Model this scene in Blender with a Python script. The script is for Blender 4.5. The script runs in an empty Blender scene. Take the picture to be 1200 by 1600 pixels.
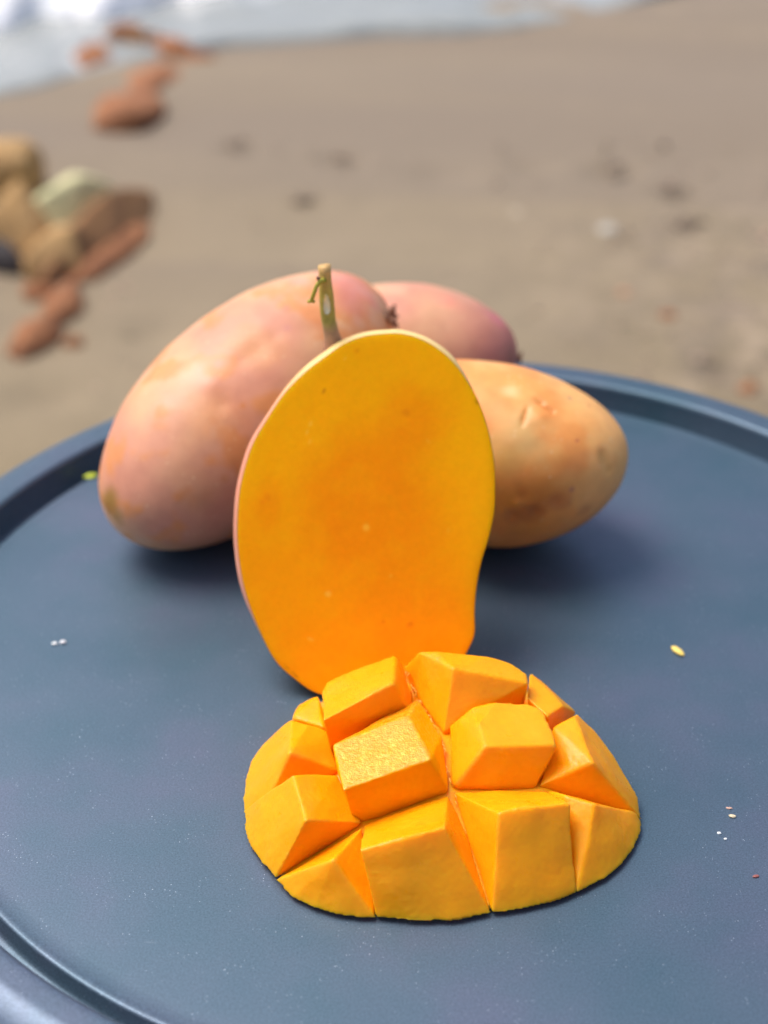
import bpy, bmesh, math, random
from mathutils import Vector, noise, Matrix
random.seed(7)
sc = bpy.context.scene

# ------------------------------------------------------------------ camera
S = 0.8                      # metres per layout unit
FPX, PITCH, ROLL, H = 2300.0, math.radians(32.5), math.radians(0.2), 0.5
cam_d = bpy.data.cameras.new('camera')
cam = bpy.data.objects.new('camera', cam_d)
sc.collection.objects.link(cam)
cam.location = (0, 0, H*S)
cam.rotation_euler = (Matrix.Rotation(math.pi/2-PITCH, 3, 'X') @ Matrix.Rotation(-ROLL, 3, 'Z')).to_euler()
cam_d.sensor_fit = 'VERTICAL'; cam_d.sensor_height = 36.0; cam_d.sensor_width = 27.0
cam_d.lens = FPX/1600*36.0
cam_d.clip_start = 0.02; cam_d.clip_end = 3000
cam_d.dof.use_dof = True; cam_d.dof.focus_distance = 0.545; cam_d.dof.aperture_fstop = 5.6
sc.camera = cam
# ------------------------------------------------------------------ light
SUN_EL, SUN_AZ = math.radians(62), math.radians(-62)      # azimuth from +Y (the sea side) towards +X
w = bpy.data.worlds.new('World'); sc.world = w; w.use_nodes = True
nt = w.node_tree; nt.nodes.clear()
sky = nt.nodes.new('ShaderNodeTexSky'); sky.sky_type = 'NISHITA'; sky.sun_disc = False
sky.sun_elevation = SUN_EL; sky.sun_rotation = SUN_AZ
sky.air_density = 0.7; sky.dust_density = 4.5; sky.ozone_density = 1.0
bg = nt.nodes.new('ShaderNodeBackground'); bg.inputs[1].default_value = 0.135
wo = nt.nodes.new('ShaderNodeOutputWorld')
nt.links.new(sky.outputs[0], bg.inputs[0]); nt.links.new(bg.outputs[0], wo.inputs[0])
sl = bpy.data.lights.new('sun', 'SUN'); sl.energy = 1.5; sl.angle = math.radians(34); sl.color = (1, .955, .88)
so = bpy.data.objects.new('sun', sl); sc.collection.objects.link(so)
sd = Vector((math.sin(SUN_AZ)*math.cos(SUN_EL), math.cos(SUN_AZ)*math.cos(SUN_EL), math.sin(SUN_EL)))
so.rotation_euler = sd.to_track_quat('Z', 'Y').to_euler(); so.location = (0, 0, 3)
sc.view_settings.view_transform = 'Standard'; sc.view_settings.look = 'None'
sc.view_settings.gamma = 1.0; sc.view_settings.use_curve_mapping = False
sc.view_settings.exposure = 0.62

# ------------------------------------------------------------------ helpers
GROUND = -0.73
_c, _s = math.cos(ROLL), math.sin(ROLL)
FW = Vector((0, math.cos(PITCH), -math.sin(PITCH))); UP = Vector((0, math.sin(PITCH), math.cos(PITCH)))
CAM = Vector((0, 0, H*S))
def ray(px, py):
    x = (px-600)/FPX; y = -(py-800)/FPX
    x, y = _c*x-_s*y, _s*x+_c*y
    return FW + Vector((x, 0, 0)) + UP*y
def P(px, py, z=0.0):
    """point of the place at height z (metres above the table) seen at a photo pixel"""
    d = ray(px, py); return CAM + d*((z-CAM.z)/d.z)
def PX(p):
    d = p-CAM; k = d.dot(FW); x = d.x/k; y = d.dot(UP)/k
    x, y = _c*x+_s*y, -_s*x+_c*y
    return 600+FPX*x, 800-FPX*y
def link(o, parent=None):
    sc.collection.objects.link(o)
    if parent is not None:
        o.parent = parent; o.matrix_parent_inverse = Matrix.Translation(-parent.location)
    return o
def obj(name, me, mat=None, parent=None, smooth=True):
    if isinstance(me, bmesh.types.BMesh):
        bm = me; me = bpy.data.meshes.new(name); bm.to_mesh(me); bm.free()
    o = bpy.data.objects.new(name, me)
    if mat: me.materials.append(mat)
    if smooth and len(me.polygons): me.polygons.foreach_set('use_smooth', [True]*len(me.polygons))
    return link(o, parent)
def tag(o, label=None, cat=None, group=None, kind=None):
    if label: o['label'] = label
    if cat: o['category'] = cat
    if group: o['group'] = group
    if kind: o['kind'] = kind
    return o
def empty(name, loc, label, cat, group=None):
    o = bpy.data.objects.new(name, None); o.location = loc; o.empty_display_size = .02
    sc.collection.objects.link(o); return tag(o, label, cat, group)
def mesh(name, vs, fs):
    me = bpy.data.meshes.new(name); me.from_pydata([tuple(v) for v in vs], [], fs); me.update(); return me
def nz(p, s, o=3): return noise.fractal(Vector(p)*s, 1.0, 2.0, o)
def sm(a, b, x):
    t = min(1, max(0, (x-a)/(b-a))); return t*t*(3-2*t)
def mix(a, b, t): return tuple(a[i]*(1-t)+b[i]*t for i in range(3))
def lin(r, g, b):
    return tuple(((c/255+.055)/1.055)**2.4 if c > 10 else c/255/12.92 for c in (r, g, b))
def catmull(pts, n):
    out = []; m = len(pts)
    for i in range(m):
        p0, p1, p2, p3 = (Vector(pts[(i+k) % m]) for k in (-1, 0, 1, 2))
        for j in range(n):
            t = j/n
            out.append(.5*((2*p1)+(p2-p0)*t+(2*p0-5*p1+4*p2-p3)*t*t+(3*p1-p0-3*p2+p3)*t**3))
    return out
def tube(pts, rads, n=12, cap=True):
    vs, fs = [], []; pts = [Vector(p) for p in pts]
    for i, p in enumerate(pts):
        d = (pts[min(i+1, len(pts)-1)]-pts[max(i-1, 0)]).normalized()
        a = d.orthogonal().normalized() if i == 0 else (a-d*a.dot(d)).normalized()
        b = d.cross(a)
        for k in range(n):
            t = 2*math.pi*k/n; rr = rads[i]*(1+.08*math.sin(3*t+i))
            vs.append(p+(a*math.cos(t)+b*math.sin(t))*rr)
    for i in range(len(pts)-1):
        for k in range(n):
            fs.append((i*n+k, i*n+(k+1) % n, (i+1)*n+(k+1) % n, (i+1)*n+k))
    if cap:
        fs.append(tuple(range(n))[::-1]); fs.append(tuple((len(pts)-1)*n+k for k in range(n)))
    return vs, fs

class Mat:
    def __init__(s, name, **kw):
        s.m = bpy.data.materials.new(name); s.m.use_nodes = True; s.t = s.m.node_tree
        s.b = s.t.nodes['Principled BSDF']; s.coord = s.t.nodes.new('ShaderNodeTexCoord').outputs['Object']
        for k, v in kw.items(): s.set(k, v)
    def set(s, k, v):
        k = k.replace('_', ' ')
        i = s.b.inputs[k]
        if isinstance(v, (tuple, list)) and len(v) == 3 and k != 'Subsurface Radius': v = (*v, 1)
        if hasattr(v, 'is_output'): s.t.links.new(v, i)
        else: i.default_value = v
    def n(s, ty, ins=None, **props):
        x = s.t.nodes.new(ty)
        for k, v in props.items(): setattr(x, k, v)
        for k, v in (ins or {}).items():
            if hasattr(v, 'is_output'): s.t.links.new(v, x.inputs[k])
            else: x.inputs[k].default_value = v
        return x
    def noise(s, scale, detail=4, rough=.55, dist=0.0, vec=None):
        return s.n('ShaderNodeTexNoise', {'Vector': vec or s.coord, 'Scale': scale, 'Detail': detail, 'Roughness': rough, 'Distortion': dist}).outputs['Fac']
    def ramp(s, fac, stops):
        r = s.n('ShaderNodeValToRGB', {'Fac': fac}); e = r.color_ramp.elements
        while len(e) < len(stops): e.new(.5)
        for i, (p, c) in enumerate(stops): e[i].position = p; e[i].color = (*c, 1) if isinstance(c, tuple) else (c, c, c, 1)
        return r.outputs['Color']
    def mul(s, a, b): return s.mixc(1.0, a, b, 'MULTIPLY')
    def mixc(s, fac, a, b, mode='MIX'):
        x = s.t.nodes.new('ShaderNodeMix'); x.data_type = 'RGBA'; x.blend_type = mode
        for i, v in ((0, fac), (6, a), (7, b)):
            if hasattr(v, 'is_output'): s.t.links.new(v, x.inputs[i])
            elif i == 0: x.inputs[0].default_value = v
            else: x.inputs[i].default_value = (*v, 1) if len(v) == 3 else v
        return x.outputs[2]
    def attr(s, name): return s.n('ShaderNodeAttribute', attribute_name=name).outputs['Color']
    def bump(s, h, strength=.3, dist=.001, prev=None):
        ins = {'Height': h, 'Strength': strength, 'Distance': dist}
        if prev: ins['Normal'] = prev
        o = s.n('ShaderNodeBump', ins).outputs['Normal']; s.t.links.new(o, s.b.inputs['Normal']); return o

def setcol(o, cols):
    a = o.data.color_attributes.new('tint', 'FLOAT_COLOR', 'POINT')
    a.data.foreach_set('color', [x for c in cols for x in (*c, 1.0)])

# ------------------------------------------------------------------ ground, sea
m = Mat('sand', Roughness=.85)
n1 = m.noise(1.3, 5, .6); n2 = m.noise(14, 5, .65); n3 = m.noise(160, 3, .7)
c = m.ramp(n1, [(.3, lin(124, 110, 84)), (.5, lin(137, 122, 95)), (.72, lin(146, 130, 103))])
c = m.mul(c, m.ramp(n2, [(.3, .93), (.55, 1.0), (.75, 1.04)]))
c = m.mul(c, m.ramp(n3, [(.3, .8), (.5, 1.0), (.7, 1.1)]))
xx = m.n('ShaderNodeSeparateXYZ', {'Vector': m.coord}).outputs['X']
rt = m.n('ShaderNodeMapRange', {'Value': xx, 'From Min': .1, 'From Max': .8}).outputs['Result']
mot = m.noise(9, 5, .7)
c = m.mixc(m.mul(rt, m.ramp(mot, [(.46, 0.0), (.60, .8)])), c, lin(110, 97, 84))
c = m.mixc(m.mul(rt, m.ramp(m.noise(13, 5, .7, .3), [(.5, 0.0), (.66, .6)])), c, lin(182, 162, 138))
mp = m.n('ShaderNodeMapping', {'Vector': m.coord, 'Scale': (.35, 1.9, 1.0)}).outputs[0]
wetn = m.noise(1.0, 4, .55, .6, mp)
yy = m.n('ShaderNodeSeparateXYZ', {'Vector': m.coord}).outputs['Y']
damp = m.n('ShaderNodeMapRange', {'Value': yy, 'From Min': 1.9, 'From Max': 3.6}).outputs['Result']
c = m.mixc(m.mul(m.ramp(wetn, [(.42, 0.0), (.54, 1.0)]), damp), c, lin(116, 103, 86))
c = m.mixc(m.mul(damp, (.6, .6, .6)), c, lin(136, 122, 105))
m.set('Base_Color', c); m.bump(n3, .4, .002, m.bump(n2, .3, .012)); SAND = m.m

def axis(a, b, core0, core1, step, far):
    """fine steps inside the core, growing steps outside it"""
    xs = []; x = core0
    while x <= core1: xs.append(x); x += step
    s_ = step; x = xs[-1]
    while x < b: s_ *= far; x += s_; xs.append(x)
    s_ = step; x = core0
    while x > a: s_ *= far; x -= s_; xs.insert(0, x)
    return xs
xs = axis(-1500, 1500, -2.2, 2.2, .035, 1.25); ys = axis(-1500, 1800, .6, 4.6, .035, 1.25)
SPOTS = [(540, 247, .05, .018), (375, 225, .04, .014), (485, 312, .035, .014), (960, 268, .05, .02), (1065, 303, .05, .02),
         (1080, 355, .04, .014), (830, 262, .05, .012), (700, 275, .08, .01), (80, 620, .05, .016), (250, 520, .06, .012), (470, 250, .03, .012), (1150, 590, .06, .02)]
SP = [(P(a, b, GROUND), r, d) for a, b, r, d in SPOTS]
vs = []
for y in ys:
    for x in xs:
        z = GROUND
        if abs(x) < 4 and abs(y) < 7:
            dry = 1-sm(2.6, 3.6, y); z += (.014*nz((x, y, 0), 1.6, 3) + .004*nz((x, y, 3), 9, 2))*dry
            z += .010*math.sin(y*7+1.2*math.sin(x*1.3))*sm(.4, .8, .5+nz((x, y, 9), .7, 2))
            for p, r, d in SP:
                q = ((x-p.x)**2+(y-p.y)**2)/r/r
                if q < 5: z -= d*math.exp(-q)-.35*d*math.exp(-((q**.5-1.6)/.5)**2)
        vs.append((x, y, z))
nx = len(xs)
fs = [(j*nx+i, j*nx+i+1, (j+1)*nx+i+1, (j+1)*nx+i) for j in range(len(ys)-1) for i in range(nx-1)]
tag(obj('beach_sand', mesh('beach_sand', vs, fs), SAND), kind='structure')

# sea: a sheet that meets the sand along the traced waterline
shore = [(-700, 230), (-250, 185), (0, 150), (70, 140), (115, 128), (160, 116), (230, 98), (300, 82), (360, 70), (480, 62), (600, 54),
         (720, 55), (800, 50), (880, 40), (960, 24), (1035, 3), (1100, -22), (1250, -90), (1500, -180)]
sp = [P(a, b, GROUND) for a, b in shore]
m = Mat('sea_water', Roughness=.16, IOR=1.33)
f1 = m.noise(2.2, 6, .7, .6); f2 = m.noise(9, 5, .7)
foam = m.mul(m.ramp(f1, [(.54, 0.0), (.72, 1.0)]), m.ramp(f2, [(.35, .25), (.6, 1.0)]))
m.set('Base_Color', m.mixc(foam, lin(152, 156, 152), lin(225, 225, 222)))
m.bump(m.noise(5, 4, .6), .5, .03); SEA = m.m
rows = 60
vs, fs = [], []
M_ = 8
line = []
for i in range(len(sp)-1):
    for j in range(M_): line.append(sp[i].lerp(sp[i+1], j/M_))
line.append(sp[-1])
for p in line:
    for r in range(rows):
        t = r/(rows-1)
        d = 1.2*t + 900*t**9 + .8*t**3
        dirv = Vector((p.x*.25, 1, 0)).normalized()
        q = p+dirv*d
        near = min(1, d/.05)
        z = GROUND + .022*near + (.02*nz((q.x, q.y, 1), 2.5, 3))*near*(d < 30)
        if r == 0: z = GROUND-.03
        vs.append((q.x, q.y, z))
for i in range(len(line)-1):
    for r in range(rows-1):
        fs.append((i*rows+r, (i+1)*rows+r, (i+1)*rows+r+1, i*rows+r+1))
tag(obj('sea', mesh('sea', vs, fs), SEA), kind='structure')

# breaking wave with white foam
m = Mat('foam', Roughness=.9)
m.set('Base_Color', m.ramp(m.noise(7, 5, .7), [(.3, lin(228, 232, 232)), (.55, lin(250, 250, 250))]))
m.bump(m.noise(20, 4, .7), .6, .02); FOAM = m.m
a, b = P(-260, 66, GROUND), P(330, -18, GROUND)
vs, fs = [], []
NA, NB = 120, 22
for i in range(NA):
    t = -.6+2.0*i/(NA-1); c0 = a.lerp(b, t); c0 = c0+Vector((0, .10*nz((t*5, 0, 0), 1.2, 3), 0))
    wd = .30*(1+.5*nz((t*6, 7, 0), 1, 3)); hh = .10*(1+.5*nz((t*5, 3, 0), 1.2, 3))
    fade = sm(-.6, -.4, t)*(1-sm(.95, 1.3, t))
    for j in range(NB):
        u = j/(NB-1); q = c0+Vector((.1*(u-.3), (u-.3)*wd*2.6, 0))
        e = math.sin(math.pi*u)**.7*(1.25-.7*u)
        z = GROUND-.02+(hh*e+.04*e+.035*nz((q.x, q.y, 4), 6, 4)*e)*fade+.012*fade
        vs.append((q.x, q.y, z))
for i in range(NA-1):
    for j in range(NB-1):
        fs.append((i*NB+j, (i+1)*NB+j, (i+1)*NB+j+1, i*NB+j+1))
tag(obj('breaking_wave', mesh('breaking_wave', vs, fs), FOAM), kind='structure')

# ------------------------------------------------------------------ rocks
def rockmat(name, a, b, cc):
    m = Mat(name, Roughness=.85)
    k = m.noise(5, 6, .65, .4)
    c = m.ramp(k, [(.3, a), (.5, b), (.7, cc)])
    m.set('Base_Color', m.mul(c, m.ramp(m.noise(60, 4, .6), [(.3, .75), (.6, 1.1)])))
    m.bump(m.noise(35, 5, .65), .6, .01); return m.m
R_OR = rockmat('orange_rock', lin(116, 74, 48), lin(158, 104, 66), lin(178, 124, 82))
R_TAN = rockmat('tan_rock', lin(124, 92, 56), lin(184, 146, 94), lin(204, 172, 124))
R_PALE = rockmat('pale_rock', lin(176, 180, 136), lin(216, 210, 160), lin(226, 218, 176))
R_BR = rockmat('brown_rock', lin(96, 68, 44), lin(150, 108, 68), lin(166, 124, 82))
GR = 'rocks lying on the beach sand'
def rock(x0, y0, x1, y1, wpx, h, mat, label, seed, group=GR, name='rock', cat='rock', sub=4):
    """a rock whose long axis runs between two ground points"""
    a, b = P(x0, y0, GROUND), P(x1, y1, GROUND); p = (a+b)/2; d = b-a; dist = (p-CAM).length
    yaw = math.degrees(math.atan2(d.y, d.x)); sx = d.length/2*1.12; sy = wpx*dist/FPX/2*1.75
    bm = bmesh.new(); bmesh.ops.create_icosphere(bm, subdivisions=sub, radius=1)
    o3 = Vector((seed*3.7, seed*1.3, 0))
    for v in bm.verts:
        d = v.co.normalized(); r = 1+.30*nz(d+o3, .9, 2)+.10*nz(d+o3, 3, 3)
        q = d*r
        # facet: pull towards a few random planes
        for f in range(6):
            rnd = random.Random(seed*10+f); nn = Vector((rnd.uniform(-1, 1), rnd.uniform(-1, 1), rnd.uniform(-.1, 1))).normalized()
            e = q.dot(nn)-.68
            if e > 0: q -= nn*e*.8
        v.co = Vector((q.x*sx, q.y*sy, q.z*h))
    o = obj(name, bm, mat); o.location = (p.x, p.y, GROUND+h*.08); o.rotation_euler.z = math.radians(yaw)
    return tag(o, label, cat, group)
RK = [ # two ends, width px, height
 (122, 112, 172, 78, 44, .045, R_OR, 'orange rock at the water edge, the leftmost of the small far arc of rocks'),
 (158, 72, 236, 60, 38, .06, R_OR, 'dull orange rock with its back in the shallow sea water, second of the far arc'),
 (196, 76, 262, 70, 34, .06, R_BR, 'brownish rock in the middle of the far arc'),
 (236, 66, 296, 92, 40, .045, R_OR, 'orange rock at the right bend of the far arc of rocks'),
 (276, 90, 340, 92, 20, .02, R_OR, 'thin flat orange stone at the right tip of the far arc'),
 (272, 104, 220, 144, 44, .035, R_OR, 'oval orange slab between the far arc and the round slab below it'),
 (240, 146, 168, 204, 56, .045, R_OR, 'rounded orange slab lowest of the far rocks, alone on the sand'),
 (-60, 306, 58, 284, 50, .13, R_TAN, 'tan boulder cut by the left picture edge, furthest of the big pile'),
 (64, 346, 186, 304, 44, .09, R_PALE, 'pale yellow-green rock in the back of the big left pile'),
 (-30, 376, 108, 398, 44, .13, R_TAN, 'sandy tan boulder in front of the pale rock, over a dark gap'),
 (238, 318, 60, 446, 44, .085, R_BR, 'long brown slab running diagonally down from the right end of the pile'),
 (234, 346, 110, 452, 34, .03, R_OR, 'reddish low slab along the front side of the long brown slab'),
 (110, 388, 70, 436, 50, .09, R_TAN, 'tan-brown rock at the foot of the pile beside the dark gap'),
 (40, 462, 96, 458, 22, .03, R_OR, 'small reddish rock just below the dark gap'),
 (120, 456, 84, 510, 40, .04, R_OR, 'reddish orange rock joining the pile to the nearest rock'),
 (98, 500, 28, 556, 40, .045, R_OR, 'nearest orange rock at the lower end of the left group'),
 (106, 538, 132, 530, 18, .02, R_OR, 'fist-sized orange stone right of the nearest orange rock'),
 (-80, 400, 44, 424, 30, .05, Mat('gap_shade', Base_Color=lin(52, 46, 46), Roughness=.8).m, 'dark filler coloured as the shade in the gap below the tan boulder at the left picture edge'),  # dark shape added to stand for the shade inside the gap
]
for i, r in enumerate(RK): rock(*r, seed=i+1)
def pebble(px, py, wd, hgt, col, label, seed):
    rock(px-wd/2, py, px+wd/2, py, wd*.55, hgt, col, label, seed, None, 'pebble', 'pebble', 3)
pebble(950, 362, 30, .010, Mat('white_pebble', Base_Color=lin(176, 172, 160), Roughness=.6).m, 'white pebble on the sand, the brightest one right of centre', 40)
pebble(811, 336, 26, .008, Mat('cream_pebble', Base_Color=lin(166, 152, 130), Roughness=.7).m, 'cream pebble on the sand left of the white one', 41)
pebble(1046, 496, 26, .010, R_OR, 'orange pebble on the sand behind the right rim', 42)
pebble(978, 461, 22, .007, Mat('peach_pebble', Base_Color=lin(178, 132, 100), Roughness=.7).m, 'small peach pebble above and left of the orange one', 43)
pebble(1170, 612, 30, .011, R_OR, 'reddish pebble just over the table rim at the far right', 44)
m = Mat('dark_weed', Base_Color=lin(132, 116, 100), Roughness=.9); WEED = m.m
for i, (a, b, c1, d1, lab) in enumerate([(540, 247, 40, 12, 'dark scrap of seaweed in a hollow left of centre'), (375, 225, 36, 10, 'faint dark scrap of seaweed nearest the far rocks'),
        (485, 312, 32, 12, 'small dark scrap of seaweed above the large pink mango'), (958, 268, 46, 16, 'slanting dark scrap of seaweed above the white pebble'),
        (1064, 303, 40, 14, 'dark scrap of seaweed right of the slanting one'), (1078, 355, 34, 10, 'dark scrap of seaweed lowest on the right')]):
    bm = bmesh.new(); p = P(a, b, GROUND); k = (p-CAM).length/FPX
    for q in range(7):
        an = random.uniform(0, 6.28); rr = random.random()
        x0 = Vector((p.x+rr*math.cos(an)*c1*k*.4, p.y+rr*math.sin(an)*d1*k*1.0, GROUND+.0))
        x1 = x0+Vector((random.uniform(-1, 1), random.uniform(-1, 1), random.uniform(.1, .5)))*.02
        x2 = x1+Vector((random.uniform(-1, 1), random.uniform(-1, 1), random.uniform(-.4, .1)))*.02
        v_, f_ = tube([x0, x1, x2], [.003, .004, .002], 5)
        bv = [bm.verts.new(v) for v in v_]
        for f in f_: bm.faces.new([bv[t] for t in f])
    tag(obj('seaweed', bm, WEED), lab, 'seaweed', 'seaweed scraps on the sand')
# loose gravel, denser to the right
m = Mat('gravel_stone', Roughness=.8)
info = m.n('ShaderNodeObjectInfo')
m.set('Base_Color', m.ramp(m.noise(2.9, 1, .5), [(.35, lin(120, 104, 88)), (.47, lin(172, 150, 130)), (.55, lin(150, 138, 112)), (.65, lin(190, 160, 140))]))
vs, fs = [], []
ico = bmesh.new(); bmesh.ops.create_icosphere(ico, subdivisions=1, radius=1); ico.verts.ensure_lookup_table()
iv = [v.co.copy() for v in ico.verts]; iF = [tuple(v.index for v in f.verts) for f in ico.faces]; ico.free()
for i in range(2600):
    if random.random() < .7:
        x = random.gauss(1.0, .28); y = random.uniform(1.5, 2.9)
    else: x = random.uniform(-1.6, 1.6); y = random.uniform(1.0, 3.4)
    r = random.uniform(.002, .0075)*(1.5 if random.random() < .08 else 1); b0 = len(vs)
    for v in iv:
        vs.append((x+v.x*r*random.uniform(.8, 1.3), y+v.y*r*random.uniform(.8, 1.3), GROUND+.014*nz((x, y, 0), 1.6, 3)+v.z*r*.7))
    fs += [tuple(b0+k for k in f) for f in iF]
tag(obj('gravel', mesh('gravel', vs, fs), m.m), 'loose gravel scattered over the beach, denser behind the right rim', 'gravel', kind='stuff')

# ------------------------------------------------------------------ table
m = Mat('table_enamel', Roughness=.42)
g1 = m.noise(1500, 3, .75); g2 = m.noise(3500, 2, .6); g3 = m.noise(9, 4, .6)
c = m.ramp(g3, [(.3, lin(66, 94, 110)), (.5, lin(78, 98, 116)), (.72, lin(92, 99, 122))])
m.set('Metallic', .45)
c = m.mul(c, m.ramp(g1, [(.32, .66), (.66, 1.3)]))
vor = m.n('ShaderNodeTexVoronoi', {'Vector': m.coord, 'Scale': 560.0}).outputs['Distance']
sm_ = m.n('ShaderNodeMapping', {'Vector': m.coord, 'Rotation': (0, 0, .5), 'Scale': (14.0, 90.0, 1.0)}).outputs[0]
scr = m.mul(m.ramp(m.noise(3.0, 3, .6, .2, sm_), [(.66, 0.0), (.70, .35)]), m.ramp(m.noise(16, 3, .6), [(.55, 0.0), (.68, 1.0)]))
c = m.mixc(scr, c, lin(140, 152, 164))
spark = m.ramp(vor, [(.07, 1.0), (.13, 0.0)]); spark = m.mul(spark, m.ramp(m.noise(60, 3, .7), [(.48, 0.0), (.62, 1.0)]))
m.set('Base_Color', m.mixc(spark, c, lin(175, 190, 205)))
m.set('Roughness', m.ramp(m.noise(14, 5, .6), [(.3, .38), (.7, .5)]))
m.bump(g1, .08, .0003, m.bump(g2, .10, .0002)); ENAMEL = m.m
tc = Vector((.0385*2*S/ S*.5*S/.5, 0, 0))
TC = Vector((.077*S, 1.306*S, 0))*.5/.5
TC = Vector((.077*.5*2*S*.5, 1.306*.5*S, 0)); TC.x = .077*.5*S
R0, R1, R2, RH = .580*.5*S, .605*.5*S, .663*.5*S, .025*.5*S
table = empty('round_table', (TC.x, TC.y, GROUND), 'round blue-grey enamelled metal table with a raised rim, carrying all the mangoes', 'table')
prof = []   # (r, z)
for i in range(25): prof.append((R0*.96*i/24, 0))
prof += [(R0-.005, 0), (R0-.003, .0003), (R0-.0016, .0005), (R0-.0006, .0003), (R0, -.0006), (R0+.0003, -.0055), (R0+.002, -.0072), (R1-.002, -.0072), (R1-.0007, -.0055), (R1-.0004, RH-.0026),
         (R1+.0001, RH-.0012), (R1+.001, RH-.0002), (R1+.0022, RH+.0003), (R1+.004, RH+.0002), ((R1+R2)/2-.002, RH+.0012), ((R1+R2)/2+.002, RH+.0008), (R2-.006, RH-.0012), (R2-.0022, RH-.0028), (R2-.0006, RH-.005),
         (R2, RH-.009), (R2-.001, RH-.020), (R2-.004, RH-.024), (R2-.01, RH-.024), (R1, -.011), (R0, -.011), (.03, -.010), (0, -.010)]
NS = 240; vs, fs = [], []
for r, z in prof:
    for k in range(NS):
        t = 2*math.pi*k/NS; vs.append((TC.x+r*math.cos(t), TC.y+r*math.sin(t), z))
for i in range(len(prof)-1):
    for k in range(NS): fs.append((i*NS+k, i*NS+(k+1) % NS, (i+1)*NS+(k+1) % NS, (i+1)*NS+k))
bm = bmesh.new(); me = mesh('tabletop', vs, fs); bm.from_mesh(me); bmesh.ops.remove_doubles(bm, verts=bm.verts, dist=1e-6)
bmesh.ops.recalc_face_normals(bm, faces=bm.faces)
obj('tabletop', bm, ENAMEL, table)
def lathe(name, prof, c0, mat, parent, ns=48):
    vs, fs = [], []
    for r, z in prof:
        for k in range(ns):
            t = 2*math.pi*k/ns; vs.append((c0.x+r*math.cos(t), c0.y+r*math.sin(t), z))
    for i in range(len(prof)-1):
        for k in range(ns): fs.append((i*ns+k, i*ns+(k+1) % ns, (i+1)*ns+(k+1) % ns, (i+1)*ns+k))
    fs.append(tuple(range(ns))[::-1]); fs.append(tuple((len(prof)-1)*ns+k for k in range(ns)))
    return obj(name, mesh(name, vs, fs), mat, parent)
IRON = Mat('dark_iron', Base_Color=(.03, .035, .045), Roughness=.5, Metallic=.6).m
lathe('pedestal', [(.028, GROUND+.03), (.022, GROUND+.06), (.02, -.06), (.05, -.02), (.06, -.0115)], TC, IRON, table)
lathe('foot', [(.19, GROUND-.01), (.19, GROUND+.02), (.17, GROUND+.028), (.03, GROUND+.034)], TC, IRON, table)

# ------------------------------------------------------------------ whole mangoes
def skinmat(name, rough=.42):
    m = Mat(name, Roughness=rough)
    base = m.attr('tint')
    f = m.noise(420, 3, .6); g = m.noise(70, 5, .65)
    c = m.mul(base, m.ramp(g, [(.3, (.90, .86, .86)), (.55, (1.0, 1.0, 1.0)), (.75, (1.05, 1.05, 1.0))]))
    dots = m.n('ShaderNodeTexVoronoi', {'Vector': m.coord, 'Scale': 260.0}).outputs['Distance']
    c = m.mixc(m.mul(m.ramp(dots, [(.08, .55), (.2, 0.0)]), m.ramp(g, [(.45, 0.0), (.6, 1.0)])), c, lin(238, 205, 160))
    m.set('Base_Color', c)
    m.set('Subsurface_Weight', .12); m.set('Subsurface_Radius', (1, .4, .2)); m.set('Subsurface_Scale', .004)
    m.set('Roughness', m.ramp(g, [(.3, rough-.05), (.7, rough+.12)]))
    m.bump(f, .10, .0004, m.bump(g, .10, .0015)); return m.m
SKIN = skinmat('mango_skin')

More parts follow.
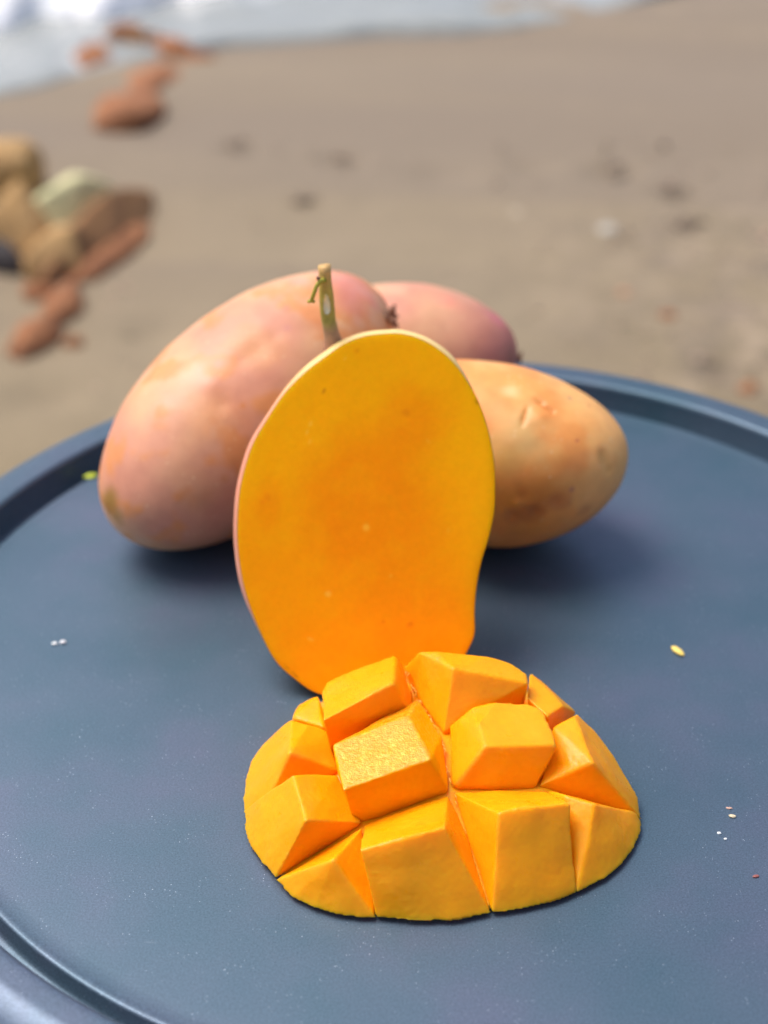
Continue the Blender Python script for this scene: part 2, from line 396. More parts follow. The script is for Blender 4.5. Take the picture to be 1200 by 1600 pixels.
def mango(q, base, patches, dents, label, seed, n=220, mm=260):
    cx, cy, cz, yaw, pi, a, b, k, bend = q
    cx, cy, cz, a, b, bend = (v*S for v in (cx, cy, cz, a, b, bend))
    A = Vector((math.cos(yaw)*math.cos(pi), math.sin(yaw)*math.cos(pi), math.sin(pi)))
    Sd = Vector((-math.sin(yaw), math.cos(yaw), 0)); U = A.cross(Sd); c0 = Vector((cx, cy, cz))
    root = empty('mango', (cx, cy, 0), label, 'mango', 'whole mangoes behind the cut cheek')
    vs, fs = [], []
    for i in range(n+1):
        t = math.cos(math.pi*i/n); r = b*math.sqrt(max(0, 1-t*t))*(1+k*t)
        for j in range(mm):
            u = 2*math.pi*j/mm
            p = c0+A*(a*t)+Sd*(r*math.cos(u))+U*(r*.95*math.sin(u)+bend*(1-t*t))
            vs.append(p)
    for i in range(n):
        for j in range(mm): fs.append((i*mm+j, i*mm+(j+1) % mm, (i+1)*mm+(j+1) % mm, (i+1)*mm+j))
    bm = bmesh.new(); me = mesh('x', vs, fs); bm.from_mesh(me); bmesh.ops.remove_doubles(bm, verts=bm.verts, dist=1e-6)
    bmesh.ops.recalc_face_normals(bm, faces=bm.faces); bm.normal_update(); bm.verts.ensure_lookup_table()
    front = [(v.co.copy(), PX(v.co)) for v in bm.verts if v.normal.dot(CAM-v.co) > 0]
    def hit(px, py): return min(front, key=lambda e: (e[1][0]-px)**2+(e[1][1]-py)**2)[0].copy()
    k1 = (c0-CAM).length/FPX
    PT = [(hit(x, y), r*k1, col, s_) for x, y, r, col, s_ in patches]
    DT = [(hit(x, y), r*k1, d) for x, y, r, d in dents]
    cols = []
    newco = []
    for v in bm.verts:
        p = v.co; o3 = Vector((seed*5.1, 0, 0))
        wob = nz(p+o3, 14, 3); w2 = nz(p+o3, 45, 3)
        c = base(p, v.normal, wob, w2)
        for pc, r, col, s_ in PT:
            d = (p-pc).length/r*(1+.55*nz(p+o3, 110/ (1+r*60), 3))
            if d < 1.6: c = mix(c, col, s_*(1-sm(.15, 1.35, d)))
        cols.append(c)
        dz = .0010*wob+.00025*w2
        for pc, r, dd in DT:
            d = (p-pc).length/r
            if d < 3: dz -= dd*math.exp(-d*d)
        newco.append(p+v.normal*dz)
    for v, q_ in zip(bm.verts, newco): v.co = q_
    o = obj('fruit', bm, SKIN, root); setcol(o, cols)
    return root, c0+A*a, c0-A*a, A, hit

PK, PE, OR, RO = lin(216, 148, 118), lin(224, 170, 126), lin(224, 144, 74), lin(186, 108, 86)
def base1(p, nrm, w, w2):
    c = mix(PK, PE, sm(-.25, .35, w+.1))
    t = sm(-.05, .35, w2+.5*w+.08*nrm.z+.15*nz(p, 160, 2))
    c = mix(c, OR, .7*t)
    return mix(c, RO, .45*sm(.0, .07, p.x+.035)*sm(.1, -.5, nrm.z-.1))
m1, tip1, _, A1, hit1 = mango([-0.0813, 0.7968, 0.0695, 0.7843, 0.3601, 0.113, 0.0627, -0.0185, -0.0007], base1,
    [(170, 782, 24, lin(166, 124, 56), .95), (170, 792, 12, lin(168, 112, 36), .9), (405, 540, 45, lin(222, 158, 96), .5), (560, 480, 30, lin(218, 132, 82), .6),
     (600, 470, 14, lin(206, 112, 76), .7), (470, 440, 30, lin(236, 168, 150), .6), (545, 445, 60, lin(222, 136, 130), .7), (340, 640, 50, lin(226, 150, 90), .45), (500, 500, 30, lin(228, 146, 92), .5),
     (300, 750, 40, lin(206, 140, 100), .4), (450, 480, 8, lin(196, 130, 130), .5), (452, 510, 8, lin(196, 130, 130), .4), (381, 633, 6, lin(214, 130, 50), .8), (352, 745, 8, lin(205, 130, 60), .5), (235, 590, 8, lin(214, 130, 90), .5)],
    [(400, 545, 20, .0011), (380, 560, 14, .0006), (330, 600, 16, -.0008), (350, 630, 14, .0006), (430, 520, 14, .0006)], 'large pink and orange mango at left, tilted up with its stem end on another mango', 1)
def base2(p, nrm, w, w2):
    c = mix(lin(222, 170, 130), lin(212, 142, 116), sm(-.3, .3, w))
    c = mix(c, lin(190, 108, 104), .75*sm(.015, .07, p.x))
    return c
m2, tip2, _, A2, hit2 = mango([0.0024, 0.912, 0.0495, -0.095, 0.008, 0.0888, 0.0503, 0.1122, -0.0015], base2,
    [(700, 470, 22, lin(232, 146, 122), .6), (780, 500, 20, lin(206, 112, 126), .6), (620, 450, 30, lin(234, 182, 146), .6), (800, 560, 16, lin(150, 96, 84), .6)], [], 'dusky pink mango furthest back, its brown tip pointing right over the rim', 2)
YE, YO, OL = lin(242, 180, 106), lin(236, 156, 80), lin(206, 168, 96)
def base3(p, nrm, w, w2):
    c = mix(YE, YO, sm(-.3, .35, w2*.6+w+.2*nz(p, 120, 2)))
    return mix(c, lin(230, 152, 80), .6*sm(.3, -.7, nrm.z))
m3, tip3, _, A3, hit3 = mango([0.0665, 0.7621, 0.0626, -0.3416, 0.0058, 0.0800, 0.0572, -0.0674, -0.0082], base3,
    [(825, 790, 80, lin(212, 138, 50), .8), (850, 770, 32, lin(196, 120, 40), .6), (835, 800, 24, lin(180, 104, 44), .8), (800, 805, 16, lin(186, 110, 56), .7), (870, 785, 18, lin(188, 112, 56), .7), (815, 770, 10, lin(190, 110, 40), .7),
     (820, 690, 40, lin(196, 166, 104), .6), (790, 720, 30, lin(206, 168, 86), .5), (903, 692, 3.6, lin(176, 44, 70), .95), (942, 715, 12, lin(210, 152, 76), .5), (952, 735, 9, lin(200, 140, 66), .5),
     (892, 624, 5, lin(150, 120, 110), .7), *[(822-i*1.2, 644+i*7, 6, lin(214, 132, 48), .6) for i in range(3)], *[(843+i*7, 630+i*5.5, 6, lin(212, 128, 52), .65) for i in range(4)], (915, 800, 14, lin(186, 120, 70), .5), (893, 768, 4, lin(150, 80, 90), .6), (922, 634, 3, lin(196, 120, 70), .8), (800, 612, 14, lin(250, 206, 148), .6)],
    [*[(840+i*3.6, 626+i*2.9, 4.2, .0007) for i in range(8)], *[(825-i*1.2, 640+i*4, 4, .0006) for i in range(7)], (842, 655, 14, -.0008),
     (943, 712, 9, .0007), (948, 724, 9, .0007), (953, 735, 9, .0006), (835, 800, 10, .0008), (800, 807, 8, .0007), (866, 785, 8, .0006), (810, 790, 8, -.0006)], 'peach yellow mango at right with a brown bruise and a shallow V scar', 3)

m = Mat('woody_stem', Roughness=.75)
m.set('Base_Color', m.ramp(m.noise(260, 4, .6), [(.35, lin(96, 62, 48)), (.6, lin(146, 104, 78))])); m.bump(m.noise(500, 3, .6), .5, .0006); WOOD = m.m
# stem scar stubs
def stub(root, base, A, r, ln, mat, lobes=5):
    v_, f_ = tube([base-A*.002, base+A*ln*.25, base+A*ln*.6, base+A*ln], [r*1.5, r*.8, r*.9, r*.45], 12)
    o = obj('stem_stub', mesh('stem_stub', v_, f_), mat, root)
    for k in range(lobes):
        t = 2*math.pi*k/lobes; a0 = A.orthogonal().normalized(); b0 = A.cross(a0)
        d = (a0*math.cos(t)+b0*math.sin(t))
        v_, f_ = tube([base+A*ln*.6+d*r*.4, base+A*ln*.8+d*r*1.3, base+A*ln*.95+d*r*1.9], [r*.5, r*.42, r*.12], 6)
        obj('calyx_lobe', mesh('calyx_lobe', v_, f_), mat, o)
d1 = (P(628, 494, tip1.z)-tip1)
stub(m1, hit1(606, 496)+Vector((-.0012, 0, 0)), Vector((.95, -.12, .18)).normalized(), .0034, .0062, WOOD)
stub(m2, tip2-A2*.001+Vector((0, 0, -.001)), (A2+Vector((0, 0, -.15))).normalized(), .0022, .004, WOOD, 3)

# ------------------------------------------------------------------ flesh material
def fleshmat(name, grain=0.0, tint='flat', rough=.30):
    m = Mat(name, Roughness=rough)
    big = m.noise(28, 4, .6); fine = m.noise(380, 4, .65); fib = m.noise(95, 5, .7, .5)
    if tint == 'flat':
        c = m.ramp(big, [(.28, (.98, .33, .002)), (.5, (1.0, .37, .003)), (.72, (1.0, .405, .004))])
        pt = m.n('ShaderNodeNewGeometry').outputs['Pointiness']
        c = m.mixc(m.mul(m.ramp(pt, [(.535, 0.0), (.60, .6)]), m.ramp(m.noise(260, 4, .7), [(.4, .1), (.6, 1.0)])), c, lin(255, 206, 90))
    else: c = m.attr('tint')
    c = m.mul(c, m.ramp(fine, [(.3, .96), (.65, 1.02)]))
    m.set('Base_Color', c)
    m.set('Specular_IOR_Level', .27); m.set('Subsurface_Weight', .6); m.set('Subsurface_Radius', (1.0, .26, .03)); m.set('Subsurface_Scale', .008)
    m.set('Roughness', m.ramp(fib, [(.3, rough-.08), (.7, rough+.16)]))
    nrm = m.bump(fib, .08, .0004)
    nrm = m.bump(fine, .10, .0003, nrm)
    if grain:
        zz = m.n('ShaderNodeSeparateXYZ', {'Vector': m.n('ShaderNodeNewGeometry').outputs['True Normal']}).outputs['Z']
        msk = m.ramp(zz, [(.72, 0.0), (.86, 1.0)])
        if grain > 1:      # knife striations on the upper faces
            wv = m.n('ShaderNodeTexWave', {'Vector': m.coord, 'Scale': 190.0, 'Distortion': 14.0, 'Detail': 3.0, 'Detail Scale': 3.0}, wave_type='BANDS', bands_direction='Y').outputs['Fac']
            m.bump(wv, m.n('ShaderNodeMath', {0: msk, 1: .22}, operation='MULTIPLY').outputs[0], .0006, nrm)
        else:
            m.set('Specular_IOR_Level', m.n('ShaderNodeMath', {0: msk, 1: .8}, operation='MULTIPLY').outputs[0])
            m.set('Roughness', m.ramp(zz, [(.72, .36), (.86, .24)]))
            gn = m.noise(620, 4, .75)
            m.bump(gn, m.n('ShaderNodeMath', {0: msk, 1: .5}, operation='MULTIPLY').outputs[0], .0016, nrm)
            m.set('Base_Color', m.mixc(m.mul(msk, m.ramp(m.noise(420, 4, .7), [(.5, 0.0), (.62, .6)])), c, lin(255, 212, 70)))  # glints painted into the base colour as pale yellow spots on upward faces
    return m.m
FLESH = fleshmat('flesh'); WET = fleshmat('wet_grainy_flesh', 1.0, rough=.3); STRI = fleshmat('striated_flesh', 2.0); FACE = fleshmat('cut_face_flesh', 0.0, 'attr', .40); FACE.node_tree.nodes['Principled BSDF'].inputs['Specular IOR Level'].default_value = .08

# ------------------------------------------------------------------ mango cheek standing upright
out = [(490, 1081), (459, 1060), (431, 1034), (411, 999), (391.5, 951), (378, 903), (371, 846), (372, 794), (378, 750), (394, 697), (416, 658), (446, 614),
       (481, 579), (516, 553), (542, 536), (569, 526), (599, 522), (630, 522), (665, 533), (700, 557), (726, 588), (748, 627), (763, 671), (772, 719), (774, 759),
       (772, 802), (763, 842), (752, 877), (744, 916), (740.5, 955), (740.5, 988), (733, 1010), (714, 1040), (684, 1066), (640, 1084), (585, 1092), (530, 1090)]
LEAN = math.radians(33); Y0 = .5985*S
NRM = Vector((0, -math.cos(LEAN), math.sin(LEAN)))      # face normal, towards the viewer and up
def onplane(px, py):
    d = ray(px, py); p0 = Vector((0, Y0, 0)); t = (p0-CAM).dot(NRM)/d.dot(NRM); return CAM+d*t
poly = [onplane(*p) for p in out]
ring = catmull(poly, 6); NR = len(ring)
ctr = onplane(575, 800)
cheek = empty('mango_cheek', (ctr.x, Y0, 0), 'upright mango cheek leaning back, smooth orange cut face towards the viewer', 'mango half')
RINGS = 130
Yg, Og, Dg, Eg = lin(253, 174, 2), lin(255, 160, 2), lin(246, 142, 2), lin(255, 184, 6)
_pl, _br = lin(255, 196, 70), lin(150, 84, 20)
SPECK = [(508, 610, 4, _br), (487, 661, 4, _pl), (480, 675, 3, _pl), (512, 927, 6, _pl), (484, 998, 4, _pl), (572, 824, 7, lin(255, 196, 60)), (455, 1050, 3, _br), (449, 1043, 3, _br), (441, 1036, 3, _br), (462, 1056, 3, _br),
         (636, 645, 8, lin(226, 124, 10)), (670, 690, 3, _pl), (640, 976, 5, lin(230, 110, 10)), (596, 972, 4, lin(230, 112, 10)), (418, 776, 7, lin(235, 130, 10)), (410, 784, 5, lin(235, 130, 10)), (745, 628, 4, _br), (560, 548, 5, lin(230, 140, 10)),
         (484, 690, 3, _pl), (700, 830, 3, _pl), (540, 560, 3, _pl), (610, 900, 3, _pl)]
def facecol(px, py, p):
    w = nz(p, 22, 2); w2 = nz(p, 70, 2)
    c = mix(Yg, Og, sm(620, 900, py+120*w))
    e = math.hypot((px-575)/120, (py-790)/170)*(1+.35*w)
    c = mix(c, Dg, .75*(1-sm(.45, 1.1, e)))
    e = math.hypot((px-640)/60, (py-660)/70)*(1+.4*w)
    c = mix(c, Dg, .6*(1-sm(.3, 1.2, e)))
    c = mix(c, Eg, .4*sm(690, 770, px+20*w)*(1-sm(900, 1000, py)))
    e = math.hypot((px-640)/110, (py-990)/90)*(1+.4*w)
    c = mix(c, lin(252, 140, 4), .4*(1-sm(.3, 1.2, e)))
    e = math.hypot((px-420)/26, (py-790)/50)
    c = mix(c, Dg, .45*(1-sm(.3, 1.2, e)))
    for sx_, sy_, sr_, sc__ in SPECK:
        e = math.hypot(px-sx_, py-sy_)/sr_
        if e < 1.2: c = mix(c, sc__, .5*(1-sm(.3, 1.2, e)))
    return mix(c, mix(c, Eg, .8), .15*sm(.05, .5, w2))
vs, cols = [ctr.copy()], [facecol(575, 800, ctr)]
fs = []
for r in range(1, RINGS+1):
    t = (r/RINGS)**.85
    for k in range(NR):
        p = ctr.lerp(ring[k], t)
        edge = (ring[k]-p).length
        off = .0004*math.exp(-edge/.0012)+0
        h = .0003*nz(p, 25, 2)+.00008*nz(p, 160, 2)
        q = p+NRM*(h*min(1, edge/.004)-off)
        vs.append(q); cols.append(facecol(*PX(p), p))
for k in range(NR): fs.append((0, 1+k, 1+(k+1) % NR))
for r in range(RINGS-1):
    for k in range(NR):
        a0 = 1+r*NR+k; b0 = 1+r*NR+(k+1) % NR
        fs.append((a0, a0+NR, b0+NR, b0))
o = obj('cut_face', mesh('cut_face', vs, fs), FACE, cheek); setcol(o, cols)
# skin shell behind
m = Mat('cheek_skin', Roughness=.4)
m.set('Base_Color', m.mul(m.attr('tint'), m.ramp(m.noise(90, 4, .6), [(.3, .9), (.7, 1.04)]))); m.set('Subsurface_Weight', .15); m.set('Subsurface_Radius', (1, .4, .2)); m.set('Subsurface_Scale', .004)
CSK = m.m
DEP = .034*S; NL = 26; vs, cols, fs = [], [], []
outn = []
for k in range(NR):
    tg = (ring[(k+1) % NR]-ring[k-1]).normalized(); nn = tg.cross(NRM); 
    if nn.dot(ring[k]-ctr) < 0: nn = -nn
    outn.append(nn)
for l in range(NL+1):
    u = l/NL; ang = u*math.pi/2
    dep = DEP*math.sin(ang)**1.0; sc_ = math.cos(ang)**.62 if u < 1 else 0
    for k in range(NR):
        px, py = PX(ring[k])
        left = sm(560, 380, px); top = sm(640, 540, py)
        bul = (.0028*left*sm(1050, 900, py)+.0034*top+.0008)*math.sin(min(1, u*5)*math.pi/2)
        p = ctr+(ring[k]-ctr)*sc_+outn[k]*bul*sc_-NRM*(dep+.0006)
        if l == 0: p = ring[k]+outn[k]*.0002-NRM*.0011
        if p.z < .0004: p.z = .0004
        vs.append(p)
        c = mix(lin(236, 196, 120), lin(228, 150, 128), max(left*.9, .2))
        c = mix(c, lin(246, 216, 140), top*.8)
        c = mix(c, lin(206, 176, 60), sm(700, 760, px)*sm(600, 700, py)*.8)
        c = mix(c, lin(240, 170, 40), sm(980, 1060, py))
        cols.append(c)
for l in range(NL):
    for k in range(NR):
        fs.append((l*NR+k, l*NR+(k+1) % NR, (l+1)*NR+(k+1) % NR, (l+1)*NR+k))
o = obj('skin', mesh('skin', vs, fs), CSK, cheek); setcol(o, cols)
# stem standing at the shoulder
SY = Y0+.150*S   # depth of the stem: behind the cut face at its shoulder
def PY(px, py, Y):
    d = ray(px, py); return CAM+d*(Y/d.y)
SY = onplane(520, 545).y+.012
pts = [PY(528, 556, SY), PY(524, 540, SY), PY(520, 522, SY), PY(515, 500, SY), PY(513, 485, SY), PY(512, 460, SY), PY(511, 440, SY), PY(511, 424, SY), PY(510, 415, SY)]
STEMZ = (pts[0].z, pts[-1].z)
m = Mat('green_stem', Roughness=.6)
sep = m.n('ShaderNodeSeparateXYZ', {'Vector': m.coord}).outputs['Z']
zr = m.n('ShaderNodeMapRange', {'Value': sep, 'From Min': STEMZ[0], 'From Max': STEMZ[1]}).outputs['Result']
c = m.ramp(zr, [(0.0, lin(168, 112, 92)), (.3, lin(186, 146, 110)), (.42, lin(166, 158, 74)), (.75, lin(205, 182, 84)), (1.0, lin(222, 178, 110))])
m.set('Base_Color', m.mul(c, m.ramp(m.noise(300, 4, .6), [(.3, .75), (.7, 1.1)]))); m.bump(m.noise(600, 3, .6), .3, .0004); STEM = m.m
k_ = (pts[4]-CAM).length/FPX
v_, f_ = tube(pts, [x*k_ for x in (24, 16, 12, 11, 11.5, 11, 10, 9.5, 10)], 16)
stem = obj('stem', mesh('stem', v_, f_), STEM, cheek)
TW = Mat('green_twig', Base_Color=lin(176, 170, 60), Roughness=.6).m
v_, f_ = tube([PY(510, 437, SY-.002), PY(503, 438, SY-.004), PY(497, 446, SY-.004), PY(492, 460, SY-.004), PY(489, 469, SY-.004)], [x*k_ for x in (4.5, 4.2, 3.2, 3.4, 3)], 10)
obj('twig', mesh('twig', v_, f_), TW, stem)
v_, f_ = tube([PY(483, 471, SY-.004), PY(489, 469, SY-.004), PY(494, 471, SY-.004)], [x*k_ for x in (2.6, 3.2, 2.6)], 8)
obj('twig', mesh('twig', v_, f_), TW, stem)
v_, f_ = tube([PY(506, 438, SY-.003), PY(500, 434, SY-.004), PY(497, 434, SY-.004)], [x*k_ for x in (2.8, 2.6, 3.0)], 8)
obj('twig', mesh('twig', v_, f_), WOOD, stem)
# pale cut scar on the stem
vs = [PY(x, y, SY-13*k_) for x, y in ((511, 460), (515, 463), (518, 474), (518.5, 486), (515, 491), (510, 490), (507.5, 482), (508, 470))]
o = obj('cut_scar', mesh('cut_scar', vs+[v+Vector((0, .002, 0)) for v in vs], [tuple(range(8))]+[(i, (i+1) % 8, 8+(i+1) % 8, 8+i) for i in range(8)]), Mat('pale_wood', Base_Color=lin(248, 236, 190), Roughness=.6).m, stem)

# ------------------------------------------------------------------ scored ("hedgehog") cheek
U_ = .001*S
def Q(t): return P(t[0], t[1], t[2]*U_)
hc = P(690, 1250, 0)
hedge = empty('scored_mango_cheek', (hc.x, hc.y, 0), 'scored mango cheek turned inside out into flesh cubes, lying in front', 'mango half')
BASE = [(375, 1262), (378, 1292), (388, 1322), (404, 1350), (426, 1374), (452, 1402), (485, 1420), (525, 1431), (584, 1437), (640, 1443), (700, 1441), (764, 1432), (820, 1422), (870, 1409),
        (897, 1398), (935, 1380), (968, 1352), (990, 1322), (1000, 1294), (999, 1268), (985, 1236), (960, 1200), (930, 1165), (895, 1130), (850, 1095), (790, 1068), (700, 1052), (600, 1058), (520, 1085), (455, 1130), (405, 1185), (382, 1225)]
pieces = {
 'BL': ([(564, 1288, 17), (697, 1242, 23), (559, 1328, 30), (625, 1311, 34.5), (691, 1293, 36), (583, 1433, 2.4), (612, 1438, 2.4), (640, 1442, 2.4), (670, 1441, 2.4), (700, 1439, 2.4), (735, 1434, 2.4), (764, 1429, 2.4),
         (712, 1268, 19), (730, 1308, 13), (742, 1404, 7)], FLESH, 'front face bowed, left of the middle cut'),
 'BR': ([(705, 1238, 23), (847, 1237, 20), (776, 1271, 38), (830, 1263, 37.5), (887, 1257, 33), (712, 1268, 19), (730, 1308, 13), (764, 1429, 2.4), (769, 1429, 2.4), (790, 1427, 2.4), (820, 1421, 2.4),
         (850, 1413, 2.4), (876, 1405, 2.4), (897, 1396, 2.4)], FLESH, None),
 'RB': ([(852, 1236, 20), (880, 1244, 27), (926, 1258, 27), (918, 1308, 19), (960, 1264, 17), (992, 1271, 7), (1001, 1286, 2.4), (998, 1305, 2.4), (988, 1330, 2.4), (968, 1354, 2.4), (940, 1377, 2.4), (915, 1389, 2.4), (897, 1397, 2.4),
         (960, 1320, 10), (855, 1290, 14)], FLESH, None),
 'RM': ([(894, 1123, 35), (863, 1139, 33.5), (924, 1194, 34), (838, 1230, 20), (992, 1270, 7), (900, 1118, 30), (925, 1142, 24), (946, 1172, 20), (966, 1198, 15), (981, 1222, 11), (995, 1250, 6), (1001, 1285, 2.4)], FLESH, None),
 'RT': ([(826, 1052, 34), (846, 1066, 31), (868, 1087, 27), (878, 1105, 33), (853, 1120, 35), (821, 1092, 36), (860, 1138, 23), (897, 1114, 22)], FLESH, None),
 'TR': ([(681, 1018.5, 50), (720, 1021, 50), (766, 1028, 48), (796, 1038, 45), (820, 1055, 43), (823, 1069, 44), (707, 1045, 53), (699, 1138, 27), (820, 1096, 26), (653, 1019, 47), (630, 1042, 29), (650, 1087, 29), (690, 1146, 27)], STRI, None),
 'CR': ([(746, 1131, 43), (756, 1168, 42.5), (866, 1166, 40), (847, 1114, 41), (823, 1099, 41.5), (773, 1096, 42.5), (735, 1106, 41), (712, 1123, 36), (698, 1134, 30), (712, 1230, 24), (835, 1231, 20), (704, 1227, 24)], FLESH, None),
 'CL': ([(517, 1163, 38), (637, 1117, 42), (669, 1187, 43), (534, 1233, 39), (564, 1281, 17), (697, 1234, 24), (690, 1150, 27), (650, 1092, 29), (525, 1207, 20)], WET, 'wet glistening cube'),
 'TL': ([(499, 1081, 36), (510, 1063, 37), (613, 1024, 43), (620, 1028, 42), (612, 1068, 50), (502, 1125, 44), (522, 1160, 23), (640, 1118, 27), (643, 1087, 29), (628, 1040, 32)], STRI, None),
 'LT': ([(464, 1102, 22), (496, 1085, 28), (502, 1134, 29), (455, 1121, 25), (515, 1145, 23), (480, 1092, 24)], FLESH, None),
 'LM': ([(452, 1122, 30), (480, 1129, 30.5), (513, 1143, 25), (525, 1203, 20), (451, 1175, 34), (404, 1273, 9), (448, 1129, 25), (426, 1146, 17), (408, 1166, 12), (390, 1192, 8), (380, 1220, 5), (376, 1245, 3.5), (376, 1266, 3)], FLESH, None),
 'LL': ([(455, 1210, 34), (525, 1210, 23), (475, 1281, 33), (564, 1285, 17), (426, 1371, 3.5), (403, 1272, 10), (376, 1264, 3.5), (378, 1292, 2.4), (388, 1322, 2.4), (404, 1349, 2.4)], FLESH, None),
 'LB': ([(516, 1343, 24), (564, 1289, 17), (427, 1373, 3.5), (440, 1390, 2.4), (452, 1402, 2.4), (485, 1419, 2.4), (525, 1430, 2.4), (556, 1434, 2.4), (583, 1435, 2.4)], FLESH, None),
}
for key, (pp, mat, lab) in pieces.items():
    pts = [Q(t) for t in pp]
    zb = [p for p, t in zip(pts, pp) if t[2] > 15]
    cen = sum(pts, Vector())/len(pts)
    drop = []
    for p in zb:      # solid down to just above the skin, drawn in a little under the cube
        d = Vector((p.x, p.y, 0)).lerp(Vector((cen.x, cen.y, 0)), .22); drop.append(Vector((d.x, d.y, .0022)))
    bm = bmesh.new()
    for p in pts+drop: bm.verts.new(p)
    r = bmesh.ops.convex_hull(bm, input=bm.verts)
    bmesh.ops.delete(bm, geom=[g for g in r['geom_interior'] if isinstance(g, bmesh.types.BMVert)], context='VERTS')
    loose = [v for v in bm.verts if not v.link_faces]
    bmesh.ops.delete(bm, geom=loose, context='VERTS')
    bmesh.ops.recalc_face_normals(bm, faces=bm.faces)
    o = obj('flesh_cube', bm, mat, hedge)
    if lab == 'wet glistening cube': o['label'] = 'wet glistening cube with a grainy top'
    md = o.modifiers.new('r', 'REMESH'); md.mode = 'VOXEL'; md.voxel_size = .0007; md.use_smooth_shade = True
    md = o.modifiers.new('s', 'SMOOTH'); md.factor = .5; md.iterations = 4
    tx = bpy.data.textures.get('lumps') or bpy.data.textures.new('lumps', 'CLOUDS'); tx.noise_scale = .02; tx.noise_depth = 1
    md = o.modifiers.new('d', 'DISPLACE'); md.texture = tx; md.texture_coords = 'GLOBAL'; md.strength = .0021; md.mid_level = .5
    t2 = bpy.data.textures.get('grain') or bpy.data.textures.new('grain', 'CLOUDS'); t2.noise_scale = .0016; t2.noise_depth = 2
    md = o.modifiers.new('g', 'DISPLACE'); md.texture = t2; md.texture_coords = 'GLOBAL'; md.strength = .00022; md.mid_level = .5
# flesh under the cubes, skin beneath
bm = bmesh.new()
for x, y in BASE: bm.verts.new(P(x, y, .0021).lerp(Vector((hc.x, hc.y+.01, .0021)), .014))
for t in [(565, 1288, 15), (699, 1235, 22), (850, 1232, 18.5), (525, 1205, 18), (690, 1150, 25), (650, 1090, 27), (820, 1100, 24), (860, 1140, 21), (522, 1160, 21), (712, 1268, 17), (500, 1130, 20)]:
    bm.verts.new(Q(t))
r = bmesh.ops.convex_hull(bm, input=bm.verts)
bmesh.ops.delete(bm, geom=[v for v in bm.verts if not v.link_faces], context='VERTS')
o = obj('flesh_base', bm, FLESH, hedge)
md = o.modifiers.new('r', 'REMESH'); md.mode = 'VOXEL'; md.voxel_size = .001; md.use_smooth_shade = True
md = o.modifiers.new('s', 'SMOOTH'); md.factor = .5; md.iterations = 3
bp = catmull([P(x, y, 0) for x, y in BASE], 5); n = len(bp); vs = []
cc_ = Vector((hc.x, hc.y+.01, 0))
for sc_, z in ((.88, .0001), (.935, .0004), (.965, .0011), (.975, .0020), (.93, .0024)):
    for p in bp:
        q = cc_+(p-cc_)*(sc_+.0016*nz(p, 300, 2)); vs.append(Vector((q.x, q.y, z)))
fs = [(l*n+k, l*n+(k+1) % n, (l+1)*n+(k+1) % n, (l+1)*n+k) for l in range(4) for k in range(n)]
fs += [tuple(range(n))[::-1], tuple(4*n+k for k in range(n))]
m = Mat('rim_skin', Roughness=.45); m.set('Base_Color', m.ramp(m.noise(60, 4, .6), [(.35, lin(214, 150, 40)), (.65, lin(236, 190, 80))])); obj('skin', mesh('skin', vs, fs), m.m, hedge)
# torn fibres along the middle cut
bm = bmesh.new()
gl = [(632, 1048, 31.5), (641, 1072, 30.3), (650, 1092, 29.6), (664, 1118, 28.8), (678, 1140, 28), (688, 1165, 27), (694, 1195, 25.8), (700, 1226, 24.6), (712, 1268, 19.6), (730, 1308, 13.8), (746, 1360, 7), (757, 1400, 3)]
for i in range(len(gl)-1):
    for k in range(10 if i < 5 else (6 if i < 7 else 2)):
        t = random.random(); p = Q([gl[i][j]*(1-t)+gl[i+1][j]*t for j in range(3)])
        d = ((Q(gl[i+1])-Q(gl[i])).normalized()*random.uniform(.5, 1.3)+Vector((random.uniform(-.5, .5), random.uniform(-.3, .3), random.uniform(0, .25))))*.0016; p += Vector((random.uniform(-1, 1)*.0009, 0, -.0002))
        v_, f_ = tube([p-d*.6, p+Vector((0, 0, .0003)), p+d], [.00010, .00026, .0001], 5)
        bv = [bm.verts.new(v) for v in v_]
        for f in f_: bm.faces.new([bv[q] for q in f])
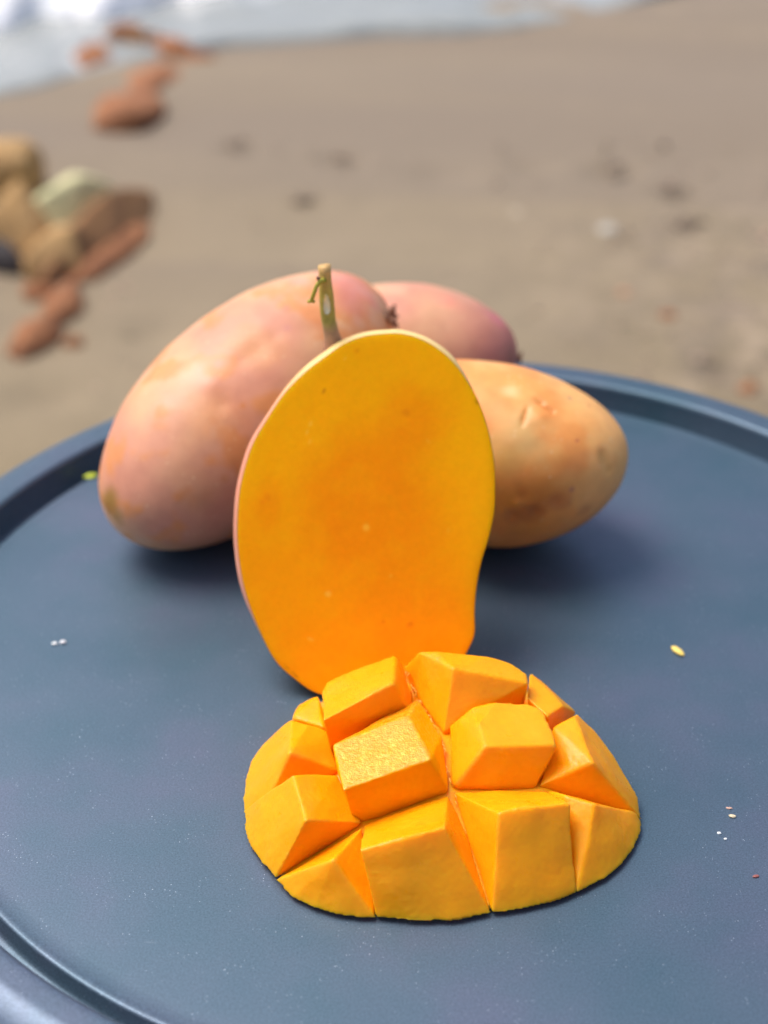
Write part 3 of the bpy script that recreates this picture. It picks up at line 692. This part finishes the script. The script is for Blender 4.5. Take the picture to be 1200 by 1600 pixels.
o = obj('fibres', bm, Mat('pale_fibre', Base_Color=lin(250, 196, 70), Roughness=.4, Subsurface_Weight=.3).m, hedge)
o['kind'] = 'stuff'

# ------------------------------------------------------------------ crumbs on the table
def crumb(px, py, wpx, hpx, yaw, col, name, label, cat, grp=None, hgt=.35):
    p = P(px, py, 0); k = (p-CAM).length/FPX
    bm = bmesh.new(); bmesh.ops.create_icosphere(bm, subdivisions=3, radius=1)
    for v in bm.verts:
        v.co *= 1+.25*nz(v.co+Vector((px, py, 0)), 1.3, 3)
        v.co = Vector((v.co.x*wpx*k/2, v.co.y*hpx*k/2*1.3, v.co.z*min(wpx, hpx)*k*hgt))
    o = obj(name, bm, Mat(name+'_mat', Base_Color=col, Roughness=.5).m); o.location = (p.x, p.y, min(wpx, hpx)*k*hgt*.8); o.rotation_euler.z = math.radians(yaw)
    return tag(o, label, cat, grp)
crumb(1057, 1022, 26, 9, -62, lin(250, 218, 110), 'flesh_crumb', 'pale yellow sliver of mango flesh on the bare table at right', 'crumb')
crumb(142, 743, 20, 9, 15, lin(188, 205, 30), 'leaf_scrap', 'bright green scrap peeking out behind the large left mango', 'leaf scrap')
crumb(84, 1003, 9, 5, 10, lin(225, 230, 230), 'white_crumb', 'left one of two tiny white crumbs side by side near the left edge', 'crumb')
crumb(97, 1001, 10, 6, 10, lin(220, 220, 222), 'white_crumb', 'right one of two tiny white crumbs side by side near the left edge', 'crumb')
crumb(1141, 1280, 11, 5, -10, lin(220, 205, 170), 'white_crumb', 'cream speck on the table right of the scored cheek', 'crumb')
crumb(1136, 1267, 9, 3, -10, lin(210, 170, 150), 'white_crumb', 'thin pinkish speck just above the cream speck', 'crumb')
crumb(1120, 1306, 6, 4, 0, lin(230, 235, 235), 'white_crumb', 'tiny white speck, lowest beside the scored cheek', 'crumb')
crumb(1130, 1315, 5, 3, 0, lin(225, 230, 230), 'white_crumb', 'tiny white speck just right of the lowest one', 'crumb')
crumb(1177, 1374, 10, 4, 20, lin(150, 90, 84), 'brown_crumb', 'reddish brown speck near the lower right edge', 'crumb')
